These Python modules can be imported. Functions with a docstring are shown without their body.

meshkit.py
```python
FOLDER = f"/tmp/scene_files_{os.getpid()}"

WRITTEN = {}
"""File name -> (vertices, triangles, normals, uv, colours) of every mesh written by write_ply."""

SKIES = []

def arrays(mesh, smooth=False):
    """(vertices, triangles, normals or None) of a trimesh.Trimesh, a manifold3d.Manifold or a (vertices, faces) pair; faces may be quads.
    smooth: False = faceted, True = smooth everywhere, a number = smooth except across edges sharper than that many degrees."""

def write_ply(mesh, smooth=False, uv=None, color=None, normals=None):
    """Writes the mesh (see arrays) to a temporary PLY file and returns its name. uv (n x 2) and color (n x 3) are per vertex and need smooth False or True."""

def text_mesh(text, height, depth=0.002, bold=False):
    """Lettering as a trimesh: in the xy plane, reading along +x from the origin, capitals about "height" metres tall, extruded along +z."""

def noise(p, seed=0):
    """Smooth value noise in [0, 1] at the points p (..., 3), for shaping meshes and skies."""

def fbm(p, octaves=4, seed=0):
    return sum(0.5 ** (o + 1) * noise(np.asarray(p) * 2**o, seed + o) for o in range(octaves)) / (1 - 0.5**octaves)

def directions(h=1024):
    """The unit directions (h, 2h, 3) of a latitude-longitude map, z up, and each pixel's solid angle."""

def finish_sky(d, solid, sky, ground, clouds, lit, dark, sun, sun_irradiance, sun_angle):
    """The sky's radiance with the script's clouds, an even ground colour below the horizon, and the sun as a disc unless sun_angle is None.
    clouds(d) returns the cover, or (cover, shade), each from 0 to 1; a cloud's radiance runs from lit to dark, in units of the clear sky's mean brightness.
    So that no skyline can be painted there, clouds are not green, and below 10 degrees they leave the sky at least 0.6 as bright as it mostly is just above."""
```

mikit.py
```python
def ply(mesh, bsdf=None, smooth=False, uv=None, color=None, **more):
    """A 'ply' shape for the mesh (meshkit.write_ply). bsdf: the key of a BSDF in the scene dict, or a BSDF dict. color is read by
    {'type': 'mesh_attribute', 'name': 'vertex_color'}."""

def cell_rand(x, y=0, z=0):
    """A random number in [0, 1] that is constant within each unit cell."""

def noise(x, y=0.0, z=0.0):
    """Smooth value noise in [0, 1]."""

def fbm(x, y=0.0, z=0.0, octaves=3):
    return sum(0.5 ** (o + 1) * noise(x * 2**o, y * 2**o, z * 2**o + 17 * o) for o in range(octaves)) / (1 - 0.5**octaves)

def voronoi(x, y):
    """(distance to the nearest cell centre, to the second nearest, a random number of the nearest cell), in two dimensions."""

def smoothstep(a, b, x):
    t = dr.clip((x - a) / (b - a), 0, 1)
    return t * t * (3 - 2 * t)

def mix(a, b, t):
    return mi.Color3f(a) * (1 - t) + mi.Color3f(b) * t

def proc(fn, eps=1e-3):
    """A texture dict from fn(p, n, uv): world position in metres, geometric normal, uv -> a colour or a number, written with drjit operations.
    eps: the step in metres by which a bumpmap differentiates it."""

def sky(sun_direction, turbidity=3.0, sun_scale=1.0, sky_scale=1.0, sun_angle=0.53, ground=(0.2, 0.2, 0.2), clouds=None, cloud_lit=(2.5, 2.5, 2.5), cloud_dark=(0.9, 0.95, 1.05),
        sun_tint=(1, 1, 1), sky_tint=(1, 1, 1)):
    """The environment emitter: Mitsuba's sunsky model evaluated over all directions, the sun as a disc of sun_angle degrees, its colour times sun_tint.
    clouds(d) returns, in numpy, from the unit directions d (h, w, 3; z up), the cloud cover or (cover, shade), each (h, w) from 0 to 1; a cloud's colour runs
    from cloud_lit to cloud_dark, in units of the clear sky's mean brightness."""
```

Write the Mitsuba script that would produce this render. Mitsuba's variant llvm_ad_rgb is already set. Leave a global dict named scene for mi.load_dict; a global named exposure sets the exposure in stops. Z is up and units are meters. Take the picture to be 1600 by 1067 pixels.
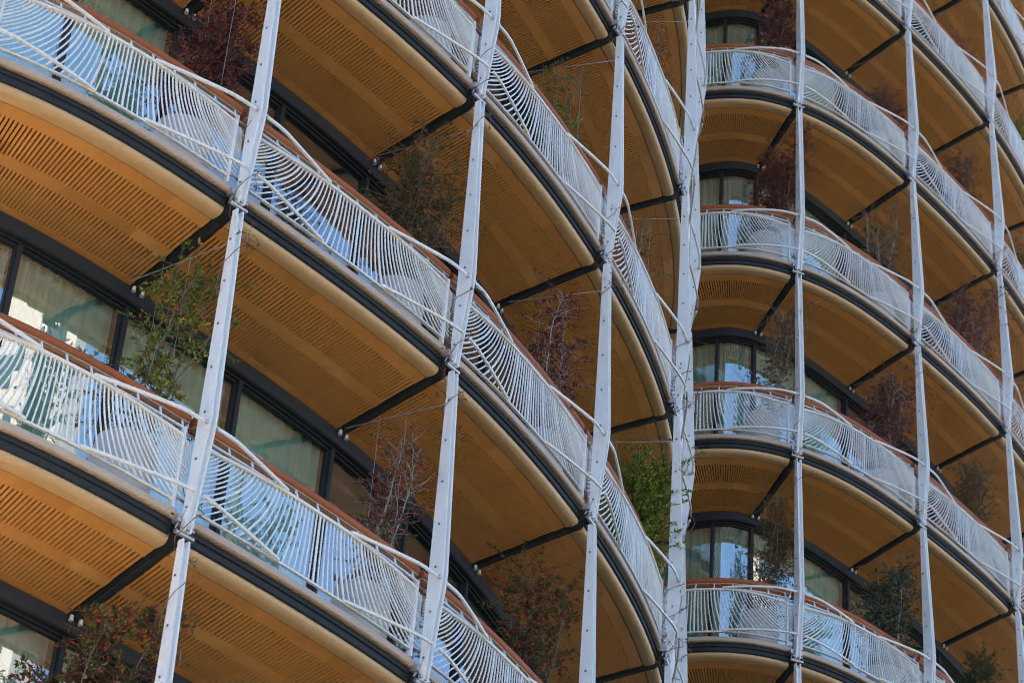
import math, random
import numpy as np, trimesh
from shapely.geometry import Polygon
from scipy.interpolate import CubicSpline
import mitsuba as mi, drjit as dr
import mikit, meshkit
from mikit import proc, noise, fbm, cell_rand, smoothstep, mix
T = mi.ScalarTransform4f
scene, labels = {'type': 'scene'}, {}

# ---------------------------------------------------------------- camera, sky, exposure
F_PX, PITCH, ROLL = 3998.5, 0.61666, 0.082390          # focal length in pixels of a 1600 wide frame
FW = np.array([0, math.cos(PITCH), math.sin(PITCH)])
_up, _rt = np.array([0, -math.sin(PITCH), math.cos(PITCH)]), np.array([1.0, 0, 0])
RT = _rt * math.cos(ROLL) + _up * math.sin(ROLL)
UP = _up * math.cos(ROLL) - _rt * math.sin(ROLL)
scene['camera'] = {'type': 'perspective', 'fov_axis': 'x', 'fov': math.degrees(2 * math.atan(800 / F_PX)), 'near_clip': 0.1, 'far_clip': 3000.0,
                   'to_world': T().look_at(origin=[0, 0, 0], target=FW.tolist(), up=UP.tolist())}
SUN_AZ, SUN_EL = math.radians(163), math.radians(50)
SUN = [math.cos(SUN_AZ) * math.cos(SUN_EL), math.sin(SUN_AZ) * math.cos(SUN_EL), math.sin(SUN_EL)]
scene['sky'] = mikit.sky(SUN, turbidity=3, ground=(0.2, 0.2, 0.19))
exposure = 3.5

H, Z0, GROUND = 3.4, 10.538, -1.6                       # storey height, level of storey 0's slab edge, ground

def project(P):
    P = np.atleast_2d(np.asarray(P, float)); d = P @ FW
    return np.stack([800 + F_PX * (P @ RT) / d, 533.5 - F_PX * (P @ UP) / d], -1)

# ---------------------------------------------------------------- materials
def bsdf(key, color, rough=0.5, metallic=0.0, spec=0.5, bump=None, **kw):
    b = {'type': 'principled', 'base_color': color if isinstance(color, dict) else {'type': 'rgb', 'value': list(color)}, 'roughness': rough, 'metallic': metallic, 'specular': spec, **kw}
    if bump: b = {'type': 'bumpmap', 'scale': bump[1], 'arbitrary': bump[0], 'bsdf': b} if False else b
    scene[key] = {'type': 'twosided', 'bsdf': b}
    return key

def wood(a, b, sx, seed):
    def fn(p, n, uv):
        g = fbm(p.x * 3 + seed, p.y * 3, p.z * 3, 2)
        s = noise(p.x * 55 + p.y * 21 + g * 6 + seed, p.y * 7 - p.x * 3, p.z * 9)
        blot = fbm(p.x * 1.7 + seed, p.y * 1.7 + 5, p.z * 2.1, 3)
        c = mix(a, b, dr.clip(0.25 * s + 0.55 * g + 0.45 * (blot - 0.3), 0, 1))
        st = smoothstep(0.70, 0.80, fbm(p.x * 1.1 + 7, p.y * 1.1 + seed, p.z * 0.9, 4))       # rain stains
        return mix(c, mi.Color3f(b) * mi.Color3f(0.72, 0.52, 0.42), st * 0.8)
    return proc(fn)

W0, W1 = (0.655, 0.30, 0.082), (0.49, 0.203, 0.048)
bsdf('wood_board', wood(W0, W1, 1, 3), 0.38)
bsdf('wood_board_pale', wood((0.69, 0.335, 0.10), (0.54, 0.24, 0.062), 1, 11), 0.38)
bsdf('wood_board_dark', wood((0.58, 0.258, 0.07), (0.42, 0.17, 0.04), 1, 23), 0.4)
bsdf('wood_slat', wood((0.69, 0.318, 0.088), (0.535, 0.226, 0.054), 1, 37), 0.42)
bsdf('wood_nosing', wood((0.62, 0.40, 0.20), (0.52, 0.31, 0.14), 1, 51), 0.36)
bsdf('wood_handrail', wood((0.42, 0.115, 0.032), (0.26, 0.058, 0.016), 1, 63), 0.5, 0.0, 0.3)
def white_fn(p, n, uv):
    g = fbm(p.x * 5, p.y * 5, p.z * 1.5, 3)
    s = smoothstep(0.62, 0.8, fbm(p.x * 23, p.y * 23, p.z * 4, 3))
    return mix((0.76, 0.76, 0.75), (0.63, 0.625, 0.60), dr.clip(0.5 * g + 0.5 * s, 0, 1))
bsdf('white_paint', proc(white_fn), 0.38)
def cream_fn(p, n, uv):
    g = fbm(p.x * 7, p.y * 7, p.z * 5, 3)
    return mix((0.80, 0.77, 0.70), (0.68, 0.64, 0.56), g)
bsdf('cream_paint', proc(cream_fn), 0.42)
def fascia_fn(p, n, uv):
    g = fbm(p.x * 4, p.y * 4, p.z * 6, 3)
    return mix((0.53, 0.39, 0.285), (0.43, 0.315, 0.225), g)
bsdf('fascia_metal', proc(fascia_fn), 0.4)
def dark_fn(p, n, uv):
    g = fbm(p.x * 6, p.y * 6, p.z * 6, 3)
    return mix((0.018, 0.020, 0.021), (0.032, 0.034, 0.035), g)
bsdf('dark_metal', proc(dark_fn), 0.5, 0.0, 0.25)
bsdf('frame_metal', (0.032, 0.035, 0.040), 0.4, 0.0, 0.3)
bsdf('bolt_metal', (0.16, 0.16, 0.17), 0.4, 0.6)
bsdf('steel', (0.45, 0.45, 0.46), 0.35, 0.8)
bsdf('plaster', (0.35, 0.34, 0.32), 0.8)
bsdf('deck', (0.16, 0.13, 0.105), 0.7)
bsdf('cavity', (0.04, 0.024, 0.013), 0.9)
bsdf('room', (0.22, 0.21, 0.19), 0.9)
bsdf('tan_strip', (0.55, 0.40, 0.26), 0.4)
def pot_fn(p, n, uv):
    g = fbm(p.x * 6, p.y * 6, p.z * 6, 3)
    return mix((0.62, 0.61, 0.59), (0.50, 0.485, 0.46), g)
bsdf('pot_glaze', proc(pot_fn), 0.45)
bsdf('soil', (0.05, 0.035, 0.025), 0.9)
def curtain_fn(p, n, uv):
    g = fbm(p.x * 30, p.y * 30, p.z * 2, 2)
    return mix((0.66, 0.70, 0.63), (0.54, 0.58, 0.51), g)
scene['curtain_cloth'] = {'type': 'twosided', 'bsdf': {'type': 'diffuse', 'reflectance': proc(curtain_fn)}}
scene['glass'] = {'type': 'thindielectric', 'int_ior': 3.0, 'specular_transmittance': {'type': 'rgb', 'value': [0.62, 0.84, 0.76]}}
scene['leaf'] = {'type': 'principledthin', 'base_color': {'type': 'mesh_attribute', 'name': 'vertex_color'}, 'roughness': 0.45, 'diff_trans': 0.7, 'spec_trans': 0.0}
def bark_fn(p, n, uv):
    return mix((0.22, 0.16, 0.12), (0.11, 0.075, 0.055), fbm(p.x * 40, p.y * 40, p.z * 12, 2))
bsdf('bark', proc(bark_fn), 0.8)
bsdf('grey_bark', (0.36, 0.32, 0.29), 0.8)
def pave_fn(p, n, uv):
    g = fbm(p.x * 0.6, p.y * 0.6, 0.0, 3)
    return mix((0.22, 0.21, 0.19), (0.16, 0.15, 0.135), g)
bsdf('paving', proc(pave_fn), 0.8)
bsdf('office_white', (0.46, 0.455, 0.44), 0.6)
bsdf('office_glass', (0.05, 0.08, 0.10), 0.15)

# ---------------------------------------------------------------- mesh helpers
class MB:
    def __init__(s): s.v, s.f, s.n = [], [], 0
    def add(s, v, f):
        v = np.asarray(v, float); f = np.asarray(f, int)
        if f.shape[1] == 4: f = np.vstack([f[:, [0, 1, 2]], f[:, [0, 2, 3]]])
        s.v.append(v); s.f.append(f + s.n); s.n += len(v)
        return s
    def grid(s, G, close=False, caps=False):
        """G (n, m, 3): n sections of m points each."""
        n, m = G.shape[:2]
        i = np.arange(n - 1)[:, None] * m
        j = np.arange(m if close else m - 1)[None]
        k = (j + 1) % m
        q = np.stack([i + j, i + k, i + m + k, i + m + j], -1).reshape(-1, 4)
        f = np.vstack([q[:, [0, 1, 2]], q[:, [0, 2, 3]]])
        if caps:
            fan = np.array([[0, b + 1, b] for b in range(1, m - 1)])
            f = np.vstack([f, fan, fan[:, ::-1] + (n - 1) * m])
        return s.add(G.reshape(-1, 3), f)
    def tube(s, pts, rad, sides=6):
        p = np.asarray(pts, float); n = len(p)
        t = np.gradient(p, axis=0); t /= np.linalg.norm(t, axis=1, keepdims=True)
        ref = np.array([0.13, 0.21, 0.97]) if abs(t[n // 2][2]) < 0.9 else np.array([0.95, 0.2, 0.1])
        a = np.cross(t, ref); a /= np.linalg.norm(a, axis=1, keepdims=True)
        b = np.cross(t, a)
        ang = np.arange(sides) / sides * 2 * np.pi
        r = np.broadcast_to(np.asarray(rad, float), (n,))[:, None, None]
        G = p[:, None] + r * (np.cos(ang)[None, :, None] * a[:, None] + np.sin(ang)[None, :, None] * b[:, None])
        return s.grid(G, True, True)
    def box(s, o, ex, ey, ez):
        """o a corner, three edge vectors."""
        c = np.array([[x, y, z] for x in (0, 1) for y in (0, 1) for z in (0, 1)], float)
        v = np.asarray(o) + c @ np.array([ex, ey, ez], float)
        f = [[0, 1, 3, 2], [4, 6, 7, 5], [0, 4, 5, 1], [2, 3, 7, 6], [0, 2, 6, 4], [1, 5, 7, 3]]
        return s.add(v, f)
    def extrude(s, poly, w):
        """poly: k 3-D points of a convex-ish fan polygon; extruded by vector w."""
        p = np.asarray(poly, float)
        return s.grid(np.stack([p, p + w]), True, True)
    def mesh(s): return (np.vstack(s.v), np.vstack(s.f))
    @property
    def empty(s): return s.n == 0

used = {}
def key_for(base):
    n = used.get(base, 0); used[base] = n + 1
    return base if n == 0 else f'{base}_{n:03d}'
def ply(mb, mat, smooth=False, **kw): return mikit.ply(mb.mesh() if isinstance(mb, MB) else mb, mat, smooth, **kw)
def put(base, shape, z=None, mat=None, stuff=False):
    k = key_for(base)
    d = dict(shape)
    if z is not None: d['to_world'] = T().translate([0, 0, float(z)])
    if mat: d['bsdf'] = {'type': 'ref', 'id': mat}
    scene[k] = d
    if stuff: labels.setdefault(k, {})['kind'] = 'stuff'
    return k

# ---------------------------------------------------------------- ground
g = MB().box([-900, -900, GROUND - 0.5], [1800, 0, 0], [0, 1800, 0], [0, 0, 0.5])
scene['pavement'] = ply(g, 'paving'); labels['pavement'] = {'label': 'pale stone pavement around the foot of the building', 'category': 'pavement', 'kind': 'structure'}

# ---------------------------------------------------------------- plan of the two scalloped wings
# knots of the outer edge; the third number is 1 where a post stands
LEFT = [(-7.50, 16.92, 1), (-6.22, 16.30, 0), (-5.42, 16.17, 0), (-4.677, 16.36, 1), (-2.556, 17.986, 1), (-0.587, 20.214, 1), (0.928, 22.79, 1), (1.998, 25.688, 1), (2.36, 28.62, 1), (1.50, 32.20, 1)]
RIGHT = [(1.50, 32.20, 1), (2.75, 31.58, 0), (3.55, 31.45, 0), (4.318, 31.628, 1), (6.439, 33.254, 1), (8.357, 35.51, 1), (9.90, 38.07, 1), (10.97, 40.97, 1), (11.4, 43.9, 1)]
class Lobe:
    def __init__(s, pts):
        q = np.array(pts, float); p = q[:, :2]; c = np.concatenate([[0], np.cumsum(np.linalg.norm(np.diff(p, axis=0), axis=1))])
        s.c, s.sp = c[q[:, 2] > 0], CubicSpline(c, p)
        s.d = s.sp.derivative()
    def C(s, t): return s.sp(t)
    def Tn(s, t):
        d = s.d(t); return d / np.linalg.norm(d, axis=-1, keepdims=True)
    def N(s, t):
        d = s.Tn(t); return np.stack([d[..., 1], -d[..., 0]], -1)
    def P(s, t, r, z):
        t, r, z = np.broadcast_arrays(np.asarray(t, float), np.asarray(r, float), np.asarray(z, float))
        q = s.C(t) + r[..., None] * s.N(t)
        return np.concatenate([q, z[..., None]], -1)
    def sweep(s, mb, a, b, n, prof, close=True, caps=True):
        t = np.linspace(a, b, n + 1)[:, None]; pr = np.array(prof, float)[None]
        return mb.grid(s.P(t, pr[..., 0], pr[..., 1]), close, caps)
    def radial_box(s, mb, t, w, r0, r1, z0, z1):
        """a box square to the facade at t: tangent width w."""
        c, n, d = s.C(t), s.N(t), s.Tn(t)
        o = np.array([*(c + r0 * n - d * w / 2), z0])
        return mb.box(o, [*(n * (r1 - r0)), 0], [*(d * w), 0], [0, 0, z1 - z0])
WINGS = [Lobe(LEFT), Lobe(RIGHT)]

# profile levels, relative to the node (tip of the beam) of each storey
R_IN, SLOPE = -1.28, (0.275 / 1.07)
def soffit_z(r): return -0.06 + (r + 0.20) * SLOPE
FLOOR = 0.234
RAIL_R, Z_BOT, Z_TOP, Z_HAND, R_HAND = -0.03, 0.315, 0.985, 1.18, -0.12
B = 'apartment_building'
labels[B] = {'label': 'curved apartment building with wave-barred white balcony railings, timber soffits and white posts', 'category': 'building'}

def arc_bay(L, i):
    """all meshes of one bay between columns i and i+1, at z = 0."""
    a, b = L.c[i], L.c[i + 1]; ln = b - a; m = {}
    short = ln < 2.0
    e0, e1 = a + 0.066, b - 0.066
    # slab body and edge
    q = MB(); L.sweep(q, a, b, 12, [(-0.075, 0.02), (-0.075, 0.218), (-2.6, 0.218), (-2.6, -0.30), (-1.30, -0.30), (-0.26, -0.01)]); m['slab'] = (q, 'deck', False)
    q = MB(); L.sweep(q, e0, e1, 16, [(-0.02, 0.155), (-0.005, 0.165), (-0.005, 0.227), (-0.02, 0.237), (-0.16, 0.237), (-0.16, 0.222), (-0.07, 0.222), (-0.07, 0.155)]); m['fascia'] = (q, 'fascia_metal', 25)
    q = MB(); L.sweep(q, e0 + .01, e1 - .01, 16, [(-0.045, 0.02), (-0.045, 0.035), (-0.055, 0.045), (-0.055, 0.085), (-0.035, 0.09), (-0.035, 0.105), (-0.055, 0.11), (-0.055, 0.152), (-0.074, 0.152), (-0.074, 0.01)]); m['shadow_channel'] = (q, 'dark_metal', False)
    th = np.linspace(math.radians(95), math.radians(-105), 9)
    pr = [(-0.135 + 0.072 * math.cos(x), -0.012 + 0.056 * math.sin(x)) for x in th]
    pr = pr[1:] + [(-0.20, -0.066), (-0.22, -0.02), (-0.14, 0.03)]
    q = MB(); L.sweep(q, e0, e1, 16, pr); m['nosing'] = (q, 'wood_nosing', 40)
    # soffit: solid boards in three bands, slatted strips between
    bands = [(-0.214, -0.34), (-0.71, -0.82), (-1.19, R_IN - 0.02)]
    strips = [(-0.342, -0.708), (-0.822, -1.188)]
    nb = max(3, round(ln / 0.42)); m['boards'] = []
    for r0, r1 in bands:
        for k in range(nb):
            q = MB(); x0, x1 = e0 + (e1 - e0) * k / nb + .0015, e0 + (e1 - e0) * (k + 1) / nb - .0015
            L.sweep(q, x0, x1, 2, [(r0, soffit_z(r0)), (r0, soffit_z(r0) + .02), (r1, soffit_z(r1) + .02), (r1, soffit_z(r1))])
            m['boards'].append(q)
    m['slats'] = []
    ns = round((e1 - e0) / 0.046)
    for r0, r1 in strips:
        q = MB()
        for k in range(ns):
            x0 = e0 + (e1 - e0) * (k + .185) / ns; x1 = e0 + (e1 - e0) * (k + .815) / ns
            L.sweep(q, x0, x1, 1, [(r0, soffit_z(r0) + .001), (r0, soffit_z(r0) + .010), (r1, soffit_z(r1) + .010), (r1, soffit_z(r1) + .001)])
        m['slats'].append(q)
    q = MB(); L.sweep(q, e0, e1, 12, [(-0.21, soffit_z(-.21) + .05), (-1.29, soffit_z(-1.29) + .05)], False, False); m['soffit_back'] = (q, 'cavity', False)
    # railing
    def z_t2(x):                                     # x: distance along the bay
        d = np.minimum(x, ln - x); return Z_TOP - 0.075 * np.clip(1 - d / 1.05, 0, 1) ** 1.3
    N = 66 if ln < 3.3 else 80; half = ln / 2; m['bars'], m['stanchions'] = [], []
    for k in range(N):
        t = (k + .5) / N * ln; side = 1 if t < half else -1
        d = t if side > 0 else ln - t; u = half - d
        kk = 0.5 * u + 1.15 * u * u; mm = 0.6 * u * u
        zt = z_t2(t) + .004; dzmax = zt - Z_BOT
        if kk > 1e-6: dzmax = min(dzmax, (-mm + math.sqrt(mm * mm + 4 * kk * max(d - 0.012, 0.002))) / (2 * kk))
        dz = np.linspace(0, dzmax, 9)
        x = d - kk * dz ** 2 - mm * dz
        x = x if side > 0 else ln - x
        thick = k % 6 == 3
        q = MB().tube(L.P(a + x, RAIL_R, zt - dz), 0.0125 if thick else 0.0084, 6)
        m['bars'].append(q)
        if thick:
            q = MB().tube(L.P(a + np.array([t, t]), [RAIL_R, R_HAND + .02], [zt - .01, Z_HAND - .045]), 0.011, 6); m['stanchions'].append(q)
    s = np.linspace(0.10, ln - 0.10, 33)
    def strip_at(mb, s, r, z, w, h):
        """a flat bar following (s, r, z): w across (radially), h high."""
        c = L.P(a + s, r, z); n = np.concatenate([L.N(a + s), np.zeros((len(s), 1))], 1)
        up = np.array([0, 0, 1.0])
        G = np.stack([c - n * w / 2 - up * h / 2, c + n * w / 2 - up * h / 2, c + n * w / 2 + up * h / 2, c - n * w / 2 + up * h / 2], 1)
        mb.grid(G, True, True)
    q = MB(); strip_at(q, s, RAIL_R, z_t2(s) + .012, 0.042, 0.028); m['top_rail'] = (q, 'cream_paint', False)
    q = MB(); strip_at(q, s, RAIL_R, np.full(len(s), Z_BOT), 0.03, 0.02); m['bottom_rail'] = (q, 'cream_paint', False)
    fl = min(1.08, ln * 0.42); m['upper_rails'], m['flares'] = [], []
    for sg in (0, 1):
        x = np.linspace(0.10, fl, 12); xx = x if sg == 0 else ln - x
        q = MB(); strip_at(q, xx, RAIL_R - .004, np.full(12, Z_TOP + .03), 0.022, 0.018); m['upper_rails'].append(q)
        x = np.array([0.045, 0.12, 0.22, 0.32, 0.45, 0.6, 0.75, 0.9, 1.0]) * fl / 1.0; xx = x if sg == 0 else ln - x
        r = np.interp(x / fl, [0, .22, .32, 1], [.165, .155, .14, RAIL_R + .016])
        q = MB(); strip_at(q, xx, r, np.interp(x / fl, [0, .3, 1], [Z_TOP + .05, Z_TOP + .055, Z_TOP + .03]), 0.022, 0.029); m['flares'].append((q, 'cream_paint'))
        r = np.interp(x / fl, [0, .2, 1], [.17, .15, RAIL_R + .016])
        q = MB(); strip_at(q, xx, r, np.interp(x / fl, [0, 1], [Z_BOT + .045, Z_BOT + .012]), 0.022, 0.027); m['flares'].append((q, 'cream_paint'))
    m['end_posts'] = []
    for x in (0.115, ln - 0.115):
        q = MB(); L.radial_box(q, a + x, 0.022, RAIL_R - .025, RAIL_R + .025, FLOOR + .004, Z_TOP + .03); m['end_posts'].append(q)
    ss = np.linspace(0.03, ln - 0.03, 25)
    q = MB().tube(L.P(a + ss, R_HAND, Z_HAND), 0.053, 12); m['handrail'] = (q, 'wood_handrail', 60)
    q = MB(); strip_at(q, ss, R_HAND + .012, np.full(25, Z_HAND - .050), 0.055, 0.008); m['rail_strip'] = (q, 'tan_strip', False)
    q = MB(); strip_at(q, ss, R_HAND - .035, np.full(25, Z_HAND - .058), 0.04, 0.045); m['lower_handrail'] = (q, 'wood_handrail', False)
    # window wall (stands on the floor of this storey)
    zt = H - 0.335
    q = MB(); L.sweep(q, a, b, 12, [(-1.245, zt - .005), (-1.245, zt - .14), (-1.26, zt - .155), (-1.40, zt - .155), (-1.40, zt - .005)]); m['lintel'] = (q, 'frame_metal', False)
    q = MB(); L.sweep(q, a, b, 12, [(-1.31, zt - .157), (-1.31, zt - .18), (-1.40, zt - .18), (-1.40, zt - .157)]); m['head_frame'] = (q, 'dark_metal', False)
    m['panes'], m['mullions'], m['curtains'], m['frames'] = [], [], [], []
    cuts = [0.0, 0.5, 1.0]; zh = zt - .182
    for k in range(2):
        x0, x1 = a + ln * cuts[k] + .025, a + ln * cuts[k + 1] - .025
        q = MB(); L.sweep(q, x0 + .016, x1 - .016, 6, [(-1.365, FLOOR + .07), (-1.365, zh - .02)], False, False); m['panes'].append(q)
        q = MB()
        for z0_, z1_ in ((FLOOR + .003, FLOOR + .072), (zh - .022, zh)):
            L.sweep(q, x0, x1, 6, [(-1.34, z0_), (-1.34, z1_), (-1.39, z1_), (-1.39, z0_)])
        for xx in (x0 + .010, x1 - .010): L.radial_box(q, xx, .018, -1.388, -1.342, FLOOR + .073, zh - .023)
        m['frames'].append(q)
        q = MB(); n = 90
        xs = np.linspace(x0 + .02, x1 - .02, n); ph = np.cumsum(np.random.default_rng(i * 7 + k).uniform(.35, .95, n))
        G = np.stack([L.P(xs, -1.47 + .032 * np.sin(ph) * (.6 + .4 * np.sin(xs * 3.1)), np.full(n, z_)) for z_ in (FLOOR + .02, (FLOOR + zh) / 2, zh + .05)])
        q.grid(G); m['curtains'].append(q)
    for x in (a, a + ln / 2):
        q = MB(); L.radial_box(q, x, .048, -1.40, -1.31, FLOOR + .002, zh); m['mullions'].append(q)
    return m

def column_storey(L, i):
    """post plates of one storey (z = 0 at its node), beam, bracket pieces and bolts."""
    t = L.c[i]; c, n, d = L.C(t), L.N(t), L.Tn(t); m = {}
    def pt(tt, r, z): return np.array([*(c + n * r + d * tt), z])
    pol = [(0.035, 0.02), (0.095, 0.02), (0.192, Z_TOP - .05), (0.20, Z_TOP + .12), (0.105, H - .10), (0.098, H - .06), (0.035, H - .06)]
    for sg in (-1, 1):
        t0 = 0.025 * sg
        m['side_plate' if sg < 0 else 'side_plate_001'] = MB().extrude([pt(t0, r, z) for r, z in pol], np.array([*(d * sg * 0.014), 0]))
    w = MB()
    wp = [(0.045, 0.03), (0.065, 0.03), (0.145, Z_TOP - .05), (0.155, Z_TOP + .12), (0.068, H - .11), (0.045, H - .11)]
    w.extrude([pt(-0.0245, r, z) for r, z in wp], np.array([*(d * 0.049), 0])); m['web'] = w
    bq = MB()
    for z in np.arange(0.24, H - .2, 0.46):
        r = np.interp(z, [0, Z_TOP + .05, H], [.066, .115, .068])
        for sg in (-1, 1):
            bq.tube([pt(sg * .0385, r, z), pt(sg * .049, r, z)], 0.0115, 7)
    m['bolts'] = bq
    k = MB()
    k.tube([pt(-.10, .05, .0), pt(.10, .05, .0)], .022, 8); k.tube([pt(-.075, .075, .055), pt(.075, .075, .055)], .016, 8)
    for z in (Z_BOT + .03, Z_TOP - .02): k.tube([pt(-.115, -.02, z), pt(.115, -.02, z)], .011, 6); k.tube([pt(0, -.03, z), pt(0, .09, z)], .013, 6)
    for sg in (-1, 1):
        k.tube([pt(sg * .06, .0, .06), pt(sg * .035, .07, .22)], .010, 6)
        k.box(pt(sg * .075 - .018, -.02, .10), [*(d * .036), 0], [*(n * .075), 0], [0, 0, .07])
        k.tube([pt(sg * .04, .17, Z_TOP + .05), pt(sg * .068, .17, Z_TOP + .05)], .020, 8)
    m['bracket'] = k
    bm = MB()
    pl = [(-1.30, soffit_z(-1.30) - .012), (-0.22, soffit_z(-.22) - .012), (-0.10, -.045), (-0.03, .0), (0.03, .03), (0.03, .10), (-0.10, .16), (-1.30, .10)]
    bm.extrude([pt(-.051, r, z) for r, z in pl], np.array([*(d * .102), 0])); m['beam'] = bm
    lb = MB(); lb.extrude([pt(-.02, r, z) for r, z in [(-1.30, soffit_z(-1.3) - .045), (-.3, soffit_z(-.3) - .03), (-.2, soffit_z(-.2) - .011), (-1.30, soffit_z(-1.3) - .011)]], np.array([*(d * .04), 0])); m['beam_rib'] = lb
    sp = MB()
    for sg in (-1, 1):
        p0 = pt(sg * .05, -1.21, soffit_z(-1.21) - .03)
        sp.tube([p0, p0 + [0, 0, -.028], p0 + [0, 0, -.052]], [.017, .017, .025], 9)
    m['spotlight'] = sp
    return m

# ---------------------------------------------------------------- build the wings
def frame_share(L, a, b, z):
    g = L.P(np.linspace(a, b, 9)[:, None, None], np.array([0, -.6, -1.2])[None, :, None], (z + np.array([-.2, .3, 1.2, 2.6]))[None, None])
    q = project(g.reshape(-1, 3)); return ((q[:, 0] > 0) & (q[:, 0] < 1600) & (q[:, 1] > 0) & (q[:, 1] < 1067)).mean()
bays = []
FLOORS = range(-3, 10)
for w, L in enumerate(WINGS):
    for i in range(len(L.c) - 1):
        for k in FLOORS:
            z = Z0 + H * k; mid = L.P((L.c[i] + L.c[i + 1]) / 2, 0, z)
            bays.append(dict(w=w, i=i, k=k, z=z, vis=frame_share(L, L.c[i], L.c[i + 1], z), dist=float(np.linalg.norm(mid))))
def size(b): return b['vis'] / b['dist'] ** 2
order = sorted([b for b in bays if b['vis'] > 0 and not (b['w'] == 0 and b['i'] >= 6)], key=size, reverse=True)
for n_, b in enumerate(order): b['rank'] = n_
SEEN_BARS, SEEN_BOARDS = 6, 13
rng = random.Random(5)
WOODS = ['wood_board'] * 3 + ['wood_board_pale', 'wood_board_dark']
curtain_spots = []
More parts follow.
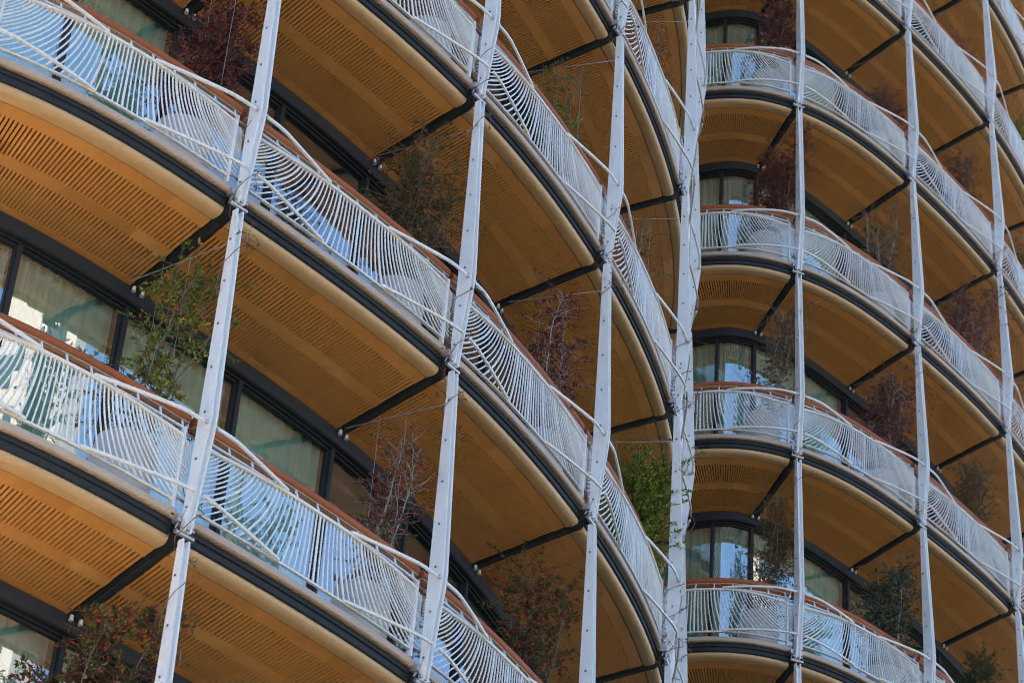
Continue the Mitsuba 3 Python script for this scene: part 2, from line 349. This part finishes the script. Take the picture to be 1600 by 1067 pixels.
for w, L in enumerate(WINGS):
    for i in range(len(L.c) - 1):
        m = arc_bay(L, i)
        S = {k: ply(v[0], v[1], v[2]) for k, v in m.items() if isinstance(v, tuple)}
        cat = lambda qs: trimesh.util.concatenate([trimesh.Trimesh(*q.mesh(), process=False) for q in qs])
        boards = [ply(q, 'wood_board') for q in m['boards']]; boards_all = mikit.ply(cat(m['boards']), 'wood_board')
        slats = [ply(q, 'wood_slat') for q in m['slats']]
        bars = [ply(q, 'white_paint', 60) for q in m['bars']]; bars_all = mikit.ply(cat(m['bars']), 'white_paint', 60)
        stan = [ply(q, 'white_paint', 60) for q in m['stanchions']]; stan_all = mikit.ply(cat(m['stanchions']), 'white_paint', 60)
        uppers = [ply(q, 'white_paint') for q in m['upper_rails']]; flares = [ply(q, c) for q, c in m['flares']]
        posts = [ply(q, 'white_paint') for q in m['end_posts']]
        panes = [ply(q, 'glass') for q in m['panes']]; frames = [ply(q, 'dark_metal') for q in m['frames']]
        mull = [ply(q, 'dark_metal') for q in m['mullions']]; curt = [ply(q, 'curtain_cloth', True) for q in m['curtains']]
        for b in [b for b in bays if b['w'] == w and b['i'] == i]:
            z, r = b['z'], b.get('rank', 999)
            bal = key_for(B + '__balcony')
            for part in ('slab', 'fascia', 'shadow_channel', 'nosing', 'soffit_back', 'top_rail', 'bottom_rail', 'handrail', 'rail_strip', 'lower_handrail'):
                put(bal + '__' + part, S[part], z)
            for s in slats: put(bal + '__slatted_strip', s, z, stuff=True)
            if r < SEEN_BOARDS:
                for s in boards: put(bal + '__soffit_board', s, z, rng.choice(WOODS))
            else: put(bal + '__soffit_boards', boards_all, z, stuff=True)
            if r < SEEN_BARS:
                for s in bars: put(bal + '__railing_bar', s, z)
            else: put(bal + '__railing_bars', bars_all, z, stuff=True)
            if r < 20:
                for s in stan: put(bal + '__rail_support', s, z)
            else: put(bal + '__rail_supports', stan_all, z, stuff=True)
            for s in uppers: put(bal + '__upper_rail', s, z)
            for s in flares: put(bal + '__flared_rail', s, z)
            for s in posts: put(bal + '__end_post', s, z)
            win = key_for(B + '__window')
            put(win + '__lintel', S['lintel'], z); put(win + '__head_frame', S['head_frame'], z)
            for s in frames: put(win + '__frame', s, z)
            for s in panes: put(win + '__pane', s, z)
            for s in mull: put(win + '__mullion', s, z)
            for h_, s in enumerate(curt): curtain_spots.append((w, i, b['k'], h_, s, z))
col_shapes = {}
for w, L in enumerate(WINGS):
    for i in range(len(L.c)):
        if w == 1 and i == 0: continue
        m = column_storey(L, i)
        sh = {k: ply(q, {'side_plate': 'white_paint', 'side_plate_001': 'white_paint', 'web': 'white_paint', 'bolts': 'bolt_metal', 'bracket': 'steel', 'beam': 'dark_metal', 'beam_rib': 'frame_metal', 'spotlight': 'white_paint'}[k], 40 if k in ('bolts', 'bracket', 'spotlight') else False) for k, q in m.items()}
        col = key_for(B + '__post')
        for k in FLOORS:
            z = Z0 + H * k
            put(col + '__side_plate', sh['side_plate'], z); put(col + '__side_plate', sh['side_plate_001'], z); put(col + '__web', sh['web'], z)
            put(col + '__bolts', sh['bolts'], z, stuff=True); put(col + '__brackets', sh['bracket'], z, stuff=True)
            bk = key_for(B + '__beam'); put(bk + '__flange', sh['beam'], z); put(bk + '__rib', sh['beam_rib'], z)
            put(B + '__spotlights', sh['spotlight'], z, stuff=True)
TOP = 86.0                                             # the storeys above the frame, as one plain block per wing
# core walls, storeys above the frame
for w, L in enumerate(WINGS):
    q = MB(); zb, zt = GROUND, Z0 + H * 10
    L.sweep(q, 0, L.c[-1], 40, [(-2.58, zb), (-2.58, zt), (-9.0, zt), (-9.0, zb)]) if w == 1 else L.sweep(q, 0, L.c[-1] - .2, 40, [(-2.58, zb), (-2.58, zt), (-2.9, zt), (-2.9, zb)])
    scene[key_for(B + '__core_wall')] = ply(q, 'room')
    q = MB(); L.sweep(q, 0, L.c[-1], 30, [(-.05, zt), (-.05, TOP), (-9 if w else -2.9, TOP), (-9 if w else -2.9, zt)])
    scene[key_for(B + '__upper_storeys')] = ply(q, 'plaster')
q = MB(); q.box([-14, 20, GROUND], [13.5, 14, 0], [-12, 12, 0], [0, 0, TOP - .5 - GROUND]); 
far = [(8.6, 46.6), (11.3, 46.9), (13.0, 46.8), (15.3, 48.6), (17.3, 50.8), (18.9, 53.3), (20.0, 56.2), (20.4, 59.2), (19.5, 62.5), (6, 62)]
fm = trimesh.creation.extrude_polygon(Polygon(far), TOP - GROUND, engine='earcut'); fm.apply_translation([0, 0, GROUND]); scene[B + '__wing_block'] = mikit.ply(fm, 'plaster')
scene[B + '__end_wall'] = ply(q, 'plaster')

# raised terrace of pale stone at the foot of the left wing (below the frame): the sun on it lights the soffits above
def stone_fn(p, n, uv): return mix((0.72, 0.66, 0.56), (0.60, 0.54, 0.45), fbm(p.x * 1.3, p.y * 1.3, 0.0, 4))
bsdf('pale_stone', proc(stone_fn), 0.7)
labels['stone_terrace'] = {'label': 'raised terrace of pale sunlit stone at the foot of the left wing, below the frame', 'category': 'terrace'}
TZ = 2.7
tt_ = trimesh.creation.extrude_polygon(Polygon([(-26, 7.8), (-1.2, 7.8), (-1.2, 17.2), (-3.2, 17.0), (-5.4, 15.6), (-8, 16.6), (-26, 17.5)]), TZ - GROUND, engine='earcut'); tt_.apply_translation([0, 0, GROUND])
scene['stone_terrace__deck'] = mikit.ply(tt_, 'pale_stone')
scene['stone_terrace__parapet'] = ply(MB().box([-26, 7.8, TZ + .002], [24.8, 0, 0], [0, .25, 0], [0, 0, .4]), 'pale_stone')
# lawn in front of the right wing
q = MB(); lp = [(-1.0, 20.5), (-1.0, 5.5), (60, 5.5), (66, 75), (24, 66), (8, 46), (1.0, 30)]
tm = trimesh.creation.extrude_polygon(Polygon(lp), 0.004, engine='earcut'); tm.apply_translation([0, 0, GROUND])
def lawn_fn(p, n, uv): return mix((0.055, 0.085, 0.025), (0.03, 0.055, 0.016), fbm(p.x * 2.2, p.y * 2.2, 0.0, 4))
bsdf('lawn_grass', proc(lawn_fn), 0.9)
rd = MB().box([-160, -160, GROUND], [400, 0, 0], [0, 164, 0], [0, 0, 0.004])
def asphalt_fn(p, n, uv): return mix((0.10, 0.10, 0.10), (0.075, 0.075, 0.076), fbm(p.x * 3, p.y * 3, 0.0, 4))
bsdf('asphalt', proc(asphalt_fn), 0.8)
scene['road'] = ply(rd, 'asphalt'); labels['road'] = {'label': 'dark asphalt road in front of the right-hand wing', 'category': 'road', 'kind': 'structure'}
scene['lawn'] = mikit.ply(tm, 'lawn_grass'); labels['lawn'] = {'label': 'mown lawn at the foot of the right-hand wing', 'category': 'lawn', 'kind': 'structure'}

# courtyard trees below the right wing (under the frame; they shade the lower soffits there)
def tree_meshes(seed, hgt, rad):
    r_ = np.random.default_rng(seed); tr, fo = MB(), MB()
    tr.tube([[0, 0, 0], [.05, .02, hgt * .25], [-.04, .08, hgt * .5], [.03, .03, hgt * .8]], [.20, .16, .12, .05], 8)
    for _ in range(9):
        a = r_.uniform(0, 6.28); z0_ = hgt * r_.uniform(.32, .6); e = np.array([math.cos(a) * rad * .7, math.sin(a) * rad * .7, z0_ + rad * r_.uniform(.2, .8)])
        tr.tube([[0, 0, z0_], e * [.5, .5, 1] - [0, 0, .25 * rad * .3], e], [.08, .05, .02], 6)
    n = 2600; d = r_.normal(size=(n, 3)); d /= np.linalg.norm(d, axis=1, keepdims=True)
    lump = .75 + .35 * meshkit.fbm(d * 2.3 + seed, 3, seed)
    p = d * (r_.uniform(.35, 1, (n, 1)) ** .5) * lump[:, None] * [rad, rad, hgt * .36] + [0, 0, hgt * .62]
    a = r_.normal(size=(n, 3)); a /= np.linalg.norm(a, axis=1, keepdims=True); b = np.cross(a, d); b /= np.linalg.norm(b, axis=1, keepdims=True)
    w = r_.uniform(.12, .22, (n, 1)); V = np.stack([p - a * w, p - b * w * .6, p + a * w, p + b * w * .6], 1).reshape(-1, 3)
    i = np.arange(n)[:, None] * 4
    fo.add(V, np.hstack([i, i + 1, i + 2, i + 3])); return tr, fo
scene['tree_leaf'] = {'type': 'principledthin', 'base_color': {'type': 'rgb', 'value': [.05, .09, .025]}, 'roughness': 0.5, 'diff_trans': 0.5, 'spec_trans': 0.0}
_t, _f = tree_meshes(4, 9.0, 3.0); _tp, _fp = ply(_t, 'bark', 40), ply(_f, 'tree_leaf')
for n_, (x, y, sc, rz) in enumerate([(5.4, 22.0, 1.15, 10), (7.4, 26.5, 1.4, 80), (10.6, 30.0, 1.6, 150), (11.0, 23.5, 1.25, 220), (14.0, 35.0, 1.85, 300), (15.5, 28.5, 1.55, 40), (8.0, 17.5, 1.0, 120)]):
    k_ = key_for('courtyard_tree'); M = T().translate([x, y, GROUND]).rotate([0, 0, 1], rz).scale(sc)
    scene[k_ + '__trunk'] = {**_tp, 'to_world': M}; scene[k_ + '__crown'] = {**_fp, 'to_world': M}
    labels[k_] = {'label': ['nearest courtyard tree beside the fourth post', 'courtyard tree under the valley of the two wings', 'courtyard tree below the seventh post', 'courtyard tree in the middle of the lawn', 'tallest courtyard tree, farthest back', 'courtyard tree on the right of the lawn', 'smallest courtyard tree, nearest the road'][n_] + ', below the frame', 'category': 'tree', 'group': 'courtyard trees on the lawn'}

# office tower across the street, mirrored in the glass
def office(key, x, y, wx, wy, h, label, side):
    labels[key] = {'label': label, 'category': 'building'}
    scene[key + '__wall'] = ply(MB().box([x, y, GROUND], [wx, 0, 0], [0, wy, 0], [0, 0, h]), 'office_white')
    nf = int(h // 3.6)
    for f in range(nf):
        scene[f'{key}__window_band' + (f'_{f:03d}' if f else '')] = ply(MB().box([x - .06, y + 1.0, GROUND + 1.2 + f * 3.6], [.055, 0, 0], [0, wy - 2.0, 0], [0, 0, 1.7]), 'office_glass')
    mq = [y + 1.0 + j * (wy - 2.0) / 9 for j in range(1, 9)]
    for j, yy in enumerate(mq):
        scene[f'{key}__pier' + (f'_{j:03d}' if j else '')] = ply(MB().box([x - .20, yy - .2, GROUND + .3], [.138, 0, 0], [0, .4, 0], [0, 0, h - .8]), 'office_white')
office('office_tower', 66, -32, 18, 34, 68, 'white office tower across the street, seen only mirrored in the lower left windows', -1)

# ---------------------------------------------------------------- things on the balconies
POSTNAME = {(0, 1): 'leftmost', (0, 2): 'first', (0, 3): 'second', (0, 4): 'third', (0, 5): 'fourth', (0, 6): 'fifth', (1, 1): 'sixth', (1, 2): 'seventh', (1, 3): 'eighth', (1, 4): 'ninth'}
def tag(k, label, cat, group=None):
    labels[k] = {'label': label, 'category': cat}
    if group: labels[k]['group'] = group
def ordinal(j, n):
    if n == 1: return 'the only one there'
    names = {2: ['upper of two', 'lower of two'], 3: ['top one of three', 'middle one of three', 'lowest of three']}
    return names[n][j] if n in names else ['topmost', 'second', 'third', 'fourth', 'fifth', 'sixth', 'seventh', 'eighth'][j] + ' from the top' * (j > 0)

# pots: one at the right-hand end of each balcony in view, in front of its post
def lathe(mb, c, prof, n=28):
    a = np.linspace(0, 2 * np.pi, n, endpoint=False)
    G = np.stack([np.stack([c[0] + r * np.cos(a), c[1] + r * np.sin(a), np.full(n, c[2] + z)], -1) for r, z in prof])
    return mb.grid(G, True, True)
POT = [(.19, 0), (.22, .05), (.265, .20), (.285, .38), (.275, .52), (.25, .61), (.247, .635), (.256, .65), (.24, .66), (.225, .65), (.22, .58)]
def pot_place(w, i): return WINGS[w].P(WINGS[w].c[i] - .38, -.44, FLOOR - .017)
spots = {}
for w, i in [c for c in POSTNAME if c not in ((0, 1),)]:
    L = WINGS[w]
    for k in range(-1, 8):
        c = pot_place(w, i) + [0, 0, Z0 + H * k]; px, py = project(c + [0, 0, .5])[0]
        if -60 < px < 1630 and -60 < py < 1130: spots.setdefault((w, i), []).append((k, c, py))
for (w, i), lst in spots.items():
    lst.sort(key=lambda x: x[2]); shape = None
    base = pot_place(w, i)
    pot = ply(lathe(MB(), base, POT), 'pot_glaze', 40); soil = ply(lathe(MB(), base, [(.0005, .56), (.218, .565), (.218, .59), (.12, .61), (.0005, .615)]), 'soil', 40)
    for j, (k, c, py) in enumerate(lst):
        key = key_for('planter_pot'); z = Z0 + H * k
        put(key + '__bowl', pot, z); put(key + '__soil', soil, z)
        tag(key, f'round white planter left of the {POSTNAME[w, i]} post, {ordinal(j, len(lst))}', 'planter', 'round white planters on the balconies')

PAL = {
 'green': [((.10, .13, .025), 5), ((.17, .19, .035), 4), ((.28, .26, .05), 3), ((.05, .075, .02), 2), ((.48, .10, .06), .9)],
 'bright': [((.12, .17, .025), 5), ((.20, .24, .035), 4), ((.36, .34, .06), 2.5), ((.04, .075, .02), 3), ((.40, .12, .05), .25)],
 'olive': [((.10, .085, .03), 5), ((.14, .11, .035), 3), ((.16, .065, .04), 2.5), ((.06, .065, .025), 3), ((.45, .07, .06), .8)],
 'red': [((.12, .035, .03), 5), ((.19, .055, .045), 4), ((.075, .03, .025), 4), ((.30, .06, .05), 1.2), ((.06, .06, .025), 1.5)],
 'pink': [((.20, .06, .055), 3), ((.40, .09, .09), 2), ((.11, .06, .035), 4), ((.08, .08, .03), 4)],
 'mixed': [((.06, .085, .025), 4), ((.13, .14, .03), 2), ((.16, .045, .035), 3), ((.09, .04, .03), 3), ((.42, .06, .05), 1)],
 'dark': [((.035, .055, .02), 5), ((.055, .075, .028), 3), ((.03, .035, .02), 4), ((.10, .06, .035), 1)],
}
def leaves(mb, cols, p, d, size, rnd, pal):
    """one folded leaf at p pointing along d."""
    d = d / (np.linalg.norm(d) + 1e-9); s_ = np.cross(d, rnd.normal(size=3)); s_ /= np.linalg.norm(s_) + 1e-9; u = np.cross(d, s_)
    l, wd = size, size * rnd.uniform(.30, .46)
    v = [p, p + d * l * .45 + s_ * wd * .5 + u * l * .08, p + d * l - u * l * .12, p + d * l * .45 - s_ * wd * .5 + u * l * .08]
    mb.add(v, [[0, 1, 2], [0, 2, 3]])
    wts = np.array([x[1] for x in pal]); c = np.array(pal[rnd.choice(len(pal), p=wts / wts.sum())][0]) * rnd.uniform(.9, 1.7)
    cols.extend([c] * 4)
def plant(w, i, k, pal, top, nbr, nlf, spread, label, seed, size=.055, shift=(0, 0), low=0.9, grey=False, kind='shrub'):
    L = WINGS[w]; rnd = np.random.default_rng(seed); z = Z0 + H * k
    t0 = L.c[i] - .38; c = L.P(t0, -.44, FLOOR + .56 + z)
    n3 = np.array([*L.N(t0), 0]); d3 = np.array([*L.Tn(t0), 0])
    tgt = c + d3 * (.26 + shift[0]) + n3 * (shift[1])
    stem, fol, cols = MB(), MB(), []
    zt = z + top; stems = []
    for s_ in range(5):
        a = rnd.uniform(0, 2 * np.pi); e = tgt + (d3 * math.cos(a) + n3 * math.sin(a)) * spread * rnd.uniform(.2, .75); e[2] = zt - rnd.uniform(0, .7) * (s_ > 0)
        b = c + (d3 * math.cos(a) + n3 * math.sin(a)) * .08; m_ = 9; tt = np.linspace(0, 1, m_)[:, None]
        p = b + (e - b) * tt + np.cumsum(rnd.normal(0, .022, (m_, 3)), 0) * [1, 1, .3]
        p[:, :2] += np.sin(tt * 3.1 + a) * .03
        stem.tube(p, np.linspace(.011, .0035, m_), 5); stems.append(p)
    fa, pa = [], PAL[pal]
    for b_ in range(int(nbr * (2.6 if w == 0 else 3.6))):
        p = stems[rnd.integers(len(stems))]; f = np.clip(rnd.beta(1.5, 1.1), 0, .999) * (len(p) - 1)
        f = max(f, low * 0 + .8); i0 = min(int(f), len(p) - 2); o = p[i0] + (p[i0 + 1] - p[i0]) * (f - i0)
        dr_ = rnd.normal(size=3) * [1, 1, .45] + [0, 0, .35]; dr_ /= np.linalg.norm(dr_); ln = spread * rnd.uniform(.25, 1.0)
        q = o + dr_ * ln * np.linspace(0, 1, 5)[:, None] + np.array([0, 0, -.10]) * (np.linspace(0, 1, 5)[:, None] ** 2) * ln + rnd.normal(0, .008, (5, 3))
        rel = (q - L.P(t0, 0, 0))  # keep off the soffit and the glass
        if q[-1][2] > z + H - .14: continue
        if rel[-1] @ n3 < -1.15: continue
        stem.tube(q, np.linspace(.0042, .0018, 5), 4)
        for l_ in range(int(nlf * 2.1)):
            x = rnd.uniform(.15, 1.05) * 3.999; x = min(x, 3.999); j = int(x); b = q[j] + (q[j + 1] - q[j]) * (x - j)
            leaves(fol, cols, b, dr_ * .7 + rnd.normal(size=3) * .75, 1.02 * size * rnd.uniform(.6, 1.25), rnd, pa)
    key = key_for(kind)
    scene[key + '__stem'] = ply(stem, 'grey_bark' if grey else 'bark', True)
    scene[key + '__foliage'] = mikit.ply(fol.mesh(), 'leaf', False, color=np.array(cols))
    tag(key, label, 'plant')
# wing, post, storey, palette, top, branches, leaves, spread, label
PLANTS = [
 (0, 2, 1, 'red', 2.95, 100, 10, .44, 'dense dark red shrub behind the first post, upper storey', .055, (.12, 0), False),
 (0, 2, 0, 'green', 2.95, 84, 8, .42, 'green and yellow shrub with red tips at the first post, middle storey', .054, (.24, .08), False),
 (0, 2, -1, 'mixed', 2.85, 100, 10, .44, 'mixed green and russet shrub at the foot of the first post', .062, (.02, 0), False),
 (0, 3, 1, 'olive', 3.0, 130, 9, .50, 'brownish olive shrub with a few red leaves at the second post, upper storey', .052, (0, -.1), False),
 (0, 3, 0, 'pink', 2.7, 62, 7, .44, 'sparse pink leaved shrub with bare grey branches at the second post', .055, (.02, 0), True),
 (0, 4, 2, 'green', 2.95, 46, 6, .42, 'thin sparse green climber at the third post, topmost storey', .05, (0, -.05), False),
 (0, 4, 1, 'red', 2.85, 85, 8, .46, 'russet shrub at the third post, middle storey', .052, (0, 0), True),
 (0, 4, 0, 'mixed', 2.95, 105, 9, .46, 'green shrub with red flower tips at the third post, lowest storey', .056, (.14, 0), False),
 (0, 5, 3, 'pink', 2.7, 26, 5, .36, 'very thin purple twiggy shrub at the fourth post, topmost', .045, (0, 0), False),
 (0, 5, 2, 'olive', 2.8, 42, 6, .42, 'faint olive twiggy shrub at the fourth post, second from the top', .045, (0, 0), True),
 (0, 5, 1, 'bright', 2.95, 210, 11, .54, 'dense bright green bush behind the railing at the fourth post', .058, (.12, .14), False),
 (1, 1, 5, 'red', 2.9, 90, 9, .42, 'red brown shrub at the sixth post, topmost of four', .05, (0, 0), False),
 (1, 1, 4, 'red', 3.0, 120, 9, .44, 'tall dense maroon shrub at the sixth post, second from the top', .05, (.1, 0), False),
 (1, 1, 3, 'olive', 2.95, 70, 7, .44, 'sparse brown shrub at the sixth post, third from the top', .05, (.05, 0), True),
 (1, 1, 2, 'olive', 2.9, 85, 8, .44, 'dark olive and maroon shrub at the sixth post, lowest of four', .05, (.05, 0), False),
 (1, 2, 5, 'red', 2.2, 100, 11, .42, 'rounded red bush on a pale trunk at the seventh post, topmost', .05, (-.05, -.05), True),
 (1, 2, 4, 'olive', 2.9, 55, 7, .42, 'sparse yellow green shrub at the seventh post, second from the top', .05, (-.05, 0), True),
 (1, 2, 3, 'red', 3.0, 140, 9, .48, 'dense dark maroon climber at the seventh post, third from the top', .05, (.05, 0), True),
 (1, 2, 2, 'dark', 2.95, 150, 9, .50, 'dense dark green shrub with bare stems at the seventh post, lowest', .052, (0, 0), True),
 (1, 3, 6, 'pink', 2.4, 22, 5, .36, 'thin purple shrub at the eighth post, topmost of five', .045, (0, 0), False),
 (1, 3, 5, 'red', 2.9, 50, 6, .42, 'sparse red shrub at the eighth post, second of five from the top', .05, (0, 0), False),
 (1, 3, 4, 'red', 2.95, 105, 8, .46, 'maroon climber with grey stems at the eighth post, third of five', .05, (0, 0), True),
 (1, 3, 3, 'olive', 2.9, 80, 7, .46, 'dull brown climber at the eighth post, fourth of five', .05, (0, 0), False),
 (1, 3, 2, 'dark', 2.7, 90, 8, .46, 'dark green shrub at the eighth post, lowest of five', .052, (0, 0), False),
 (1, 4, 6, 'bright', 2.8, 60, 7, .44, 'yellow green shrub in the upper right corner at the ninth post', .05, (0, 0), False),
 (1, 4, 5, 'olive', 2.8, 50, 7, .44, 'brown shrub by the ninth post at the right edge', .05, (0, 0), False),
]
for n_, (w, i, k, pal, top, nbr, nlf, spr, lab, size, shift, grey) in enumerate(PLANTS):
    plant(w, i, k, pal, top, nbr, nlf, spr, lab, 100 + n_, size, shift, grey=grey)

# vines wound round the posts
def vine(w, i, k, z0, z1, n, pal, label, seed):
    L = WINGS[w]; rnd = np.random.default_rng(seed); t = L.c[i]; z = Z0 + H * k
    zz = np.linspace(z0, z1, 26); ang = np.cumsum(rnd.normal(.75, .35, 26)); rad = .10
    p = np.stack([L.P(t + .085 * math.sin(a), .10 + .13 * math.cos(a), z + q)[()] for a, q in zip(ang, zz)])
    stem, fol, cols = MB().tube(p, .0045, 5), MB(), []
    for _ in range(n):
        j = rnd.integers(1, 25); d = rnd.normal(size=3); d /= np.linalg.norm(d); e = p[j] + d * rnd.uniform(.04, .16)
        stem.tube([p[j], (p[j] + e) / 2 + rnd.normal(0, .01, 3), e], .0025, 4)
        for _ in range(3): leaves(fol, cols, e, d + rnd.normal(size=3) * .6, .05 * rnd.uniform(.6, 1.2), rnd, PAL[pal])
    key = key_for('vine'); scene[key + '__stem'] = ply(stem, 'bark', True); scene[key + '__foliage'] = mikit.ply(fol.mesh(), 'leaf', False, color=np.array(cols))
    tag(key, label, 'plant')
for n_, (w, i, k, z0, z1, n, pal, lab) in enumerate([
 (0, 2, 1, -1.3, .9, 20, 'mixed', 'vine twisting round the first post at the upper balcony'),
 (0, 2, 0, -1.2, .5, 8, 'olive', 'few vine twigs on the first post below the lower balcony'),
 (0, 3, 1, -.9, 1.1, 18, 'red', 'red leaved vine round the second post at the middle balcony'),
 (0, 3, 2, -.8, .6, 7, 'red', 'thin vine twigs on the second post below the top balcony'),
 (0, 4, 2, -.9, .8, 9, 'mixed', 'thin vine on the third post at its upper balcony'),
 (0, 4, 3, -.3, 1.2, 14, 'olive', 'olive vine on the third post near the top edge'),
 (0, 5, 2, -.4, 1.2, 12, 'olive', 'dark vine on the fourth post at its middle balcony'),
 (0, 5, 1, -.2, 1.2, 14, 'pink', 'pinkish vine on the fourth post at its lowest balcony'),
 (0, 6, 2, -.6, 2.6, 22, 'red', 'dark red vine trailing down the fifth post, upper part'),
 (0, 6, 1, -.4, 2.6, 30, 'green', 'green vine trailing down the fifth post, lower part'),
 (1, 1, 3, -.8, .6, 7, 'red', 'vine twigs round the sixth post at the middle balcony'),
 (1, 2, 4, -.9, .4, 16, 'red', 'maroon vine on the seventh post under the middle balcony'),
 (1, 3, 5, -.8, .6, 10, 'red', 'maroon vine on the eighth post at its middle balcony'),
]): vine(w, i, k, z0, z1, n, pal, lab, 300 + n_)

# rods and wires that carry the climbers
for w, i in [c for c in POSTNAME if c != (0, 1)]:
    L = WINGS[w]; t = L.c[i]
    rod = ply(MB().tube([L.P(t - .02, .05, H - .42)[()], L.P(t - .25, -1.0, H - .50)[()]], .006, 5), 'steel', True)
    wires = [ply(MB().tube([L.P(t - x, r, H - .45)[()], L.P(t - x, r, 1.0)[()]], .0028, 4), 'steel', True) for x, r in ((.12, -.35), (.2, -.62))]
    for k, c, py in spots.get((w, i), []):
        put(B + '__support_rod', rod, Z0 + H * k)
        for s_ in wires: put(B + '__climber_wire', s_, Z0 + H * k)

# curtains
seen = [c for c in curtain_spots if (c[0], c[1]) in ((0, 1), (0, 2), (1, 0), (1, 1)) and not (c[0] == 0 and c[1] == 2 and c[2] >= 1) and (-1 <= c[2] <= 2 if c[0] == 0 else 1 <= c[2] <= 6)]
BAYNAME = {(0, 1): 'left of the first post', (0, 2): 'between first and second posts', (0, 3): 'between second and third posts', (1, 0): 'left of the sixth post', (1, 1): 'between sixth and seventh posts', (1, 2): 'between seventh and eighth posts'}
for w, i, k, h_, s, z in seen:
    ks = sorted({c[2] for c in seen if (c[0], c[1]) == (w, i)}, reverse=True); j = ks.index(k)
    row = ['topmost', 'second', 'third', 'fourth', 'fifth', 'sixth'][j] + ' row' + ' from the top' * (j > 0)
    key = put('curtain', s, z)
    tag(key, f"pale pleated curtain {BAYNAME[w, i]}, {['left', 'right'][h_]} pane, {row}", 'curtain', 'curtains behind the balcony windows')
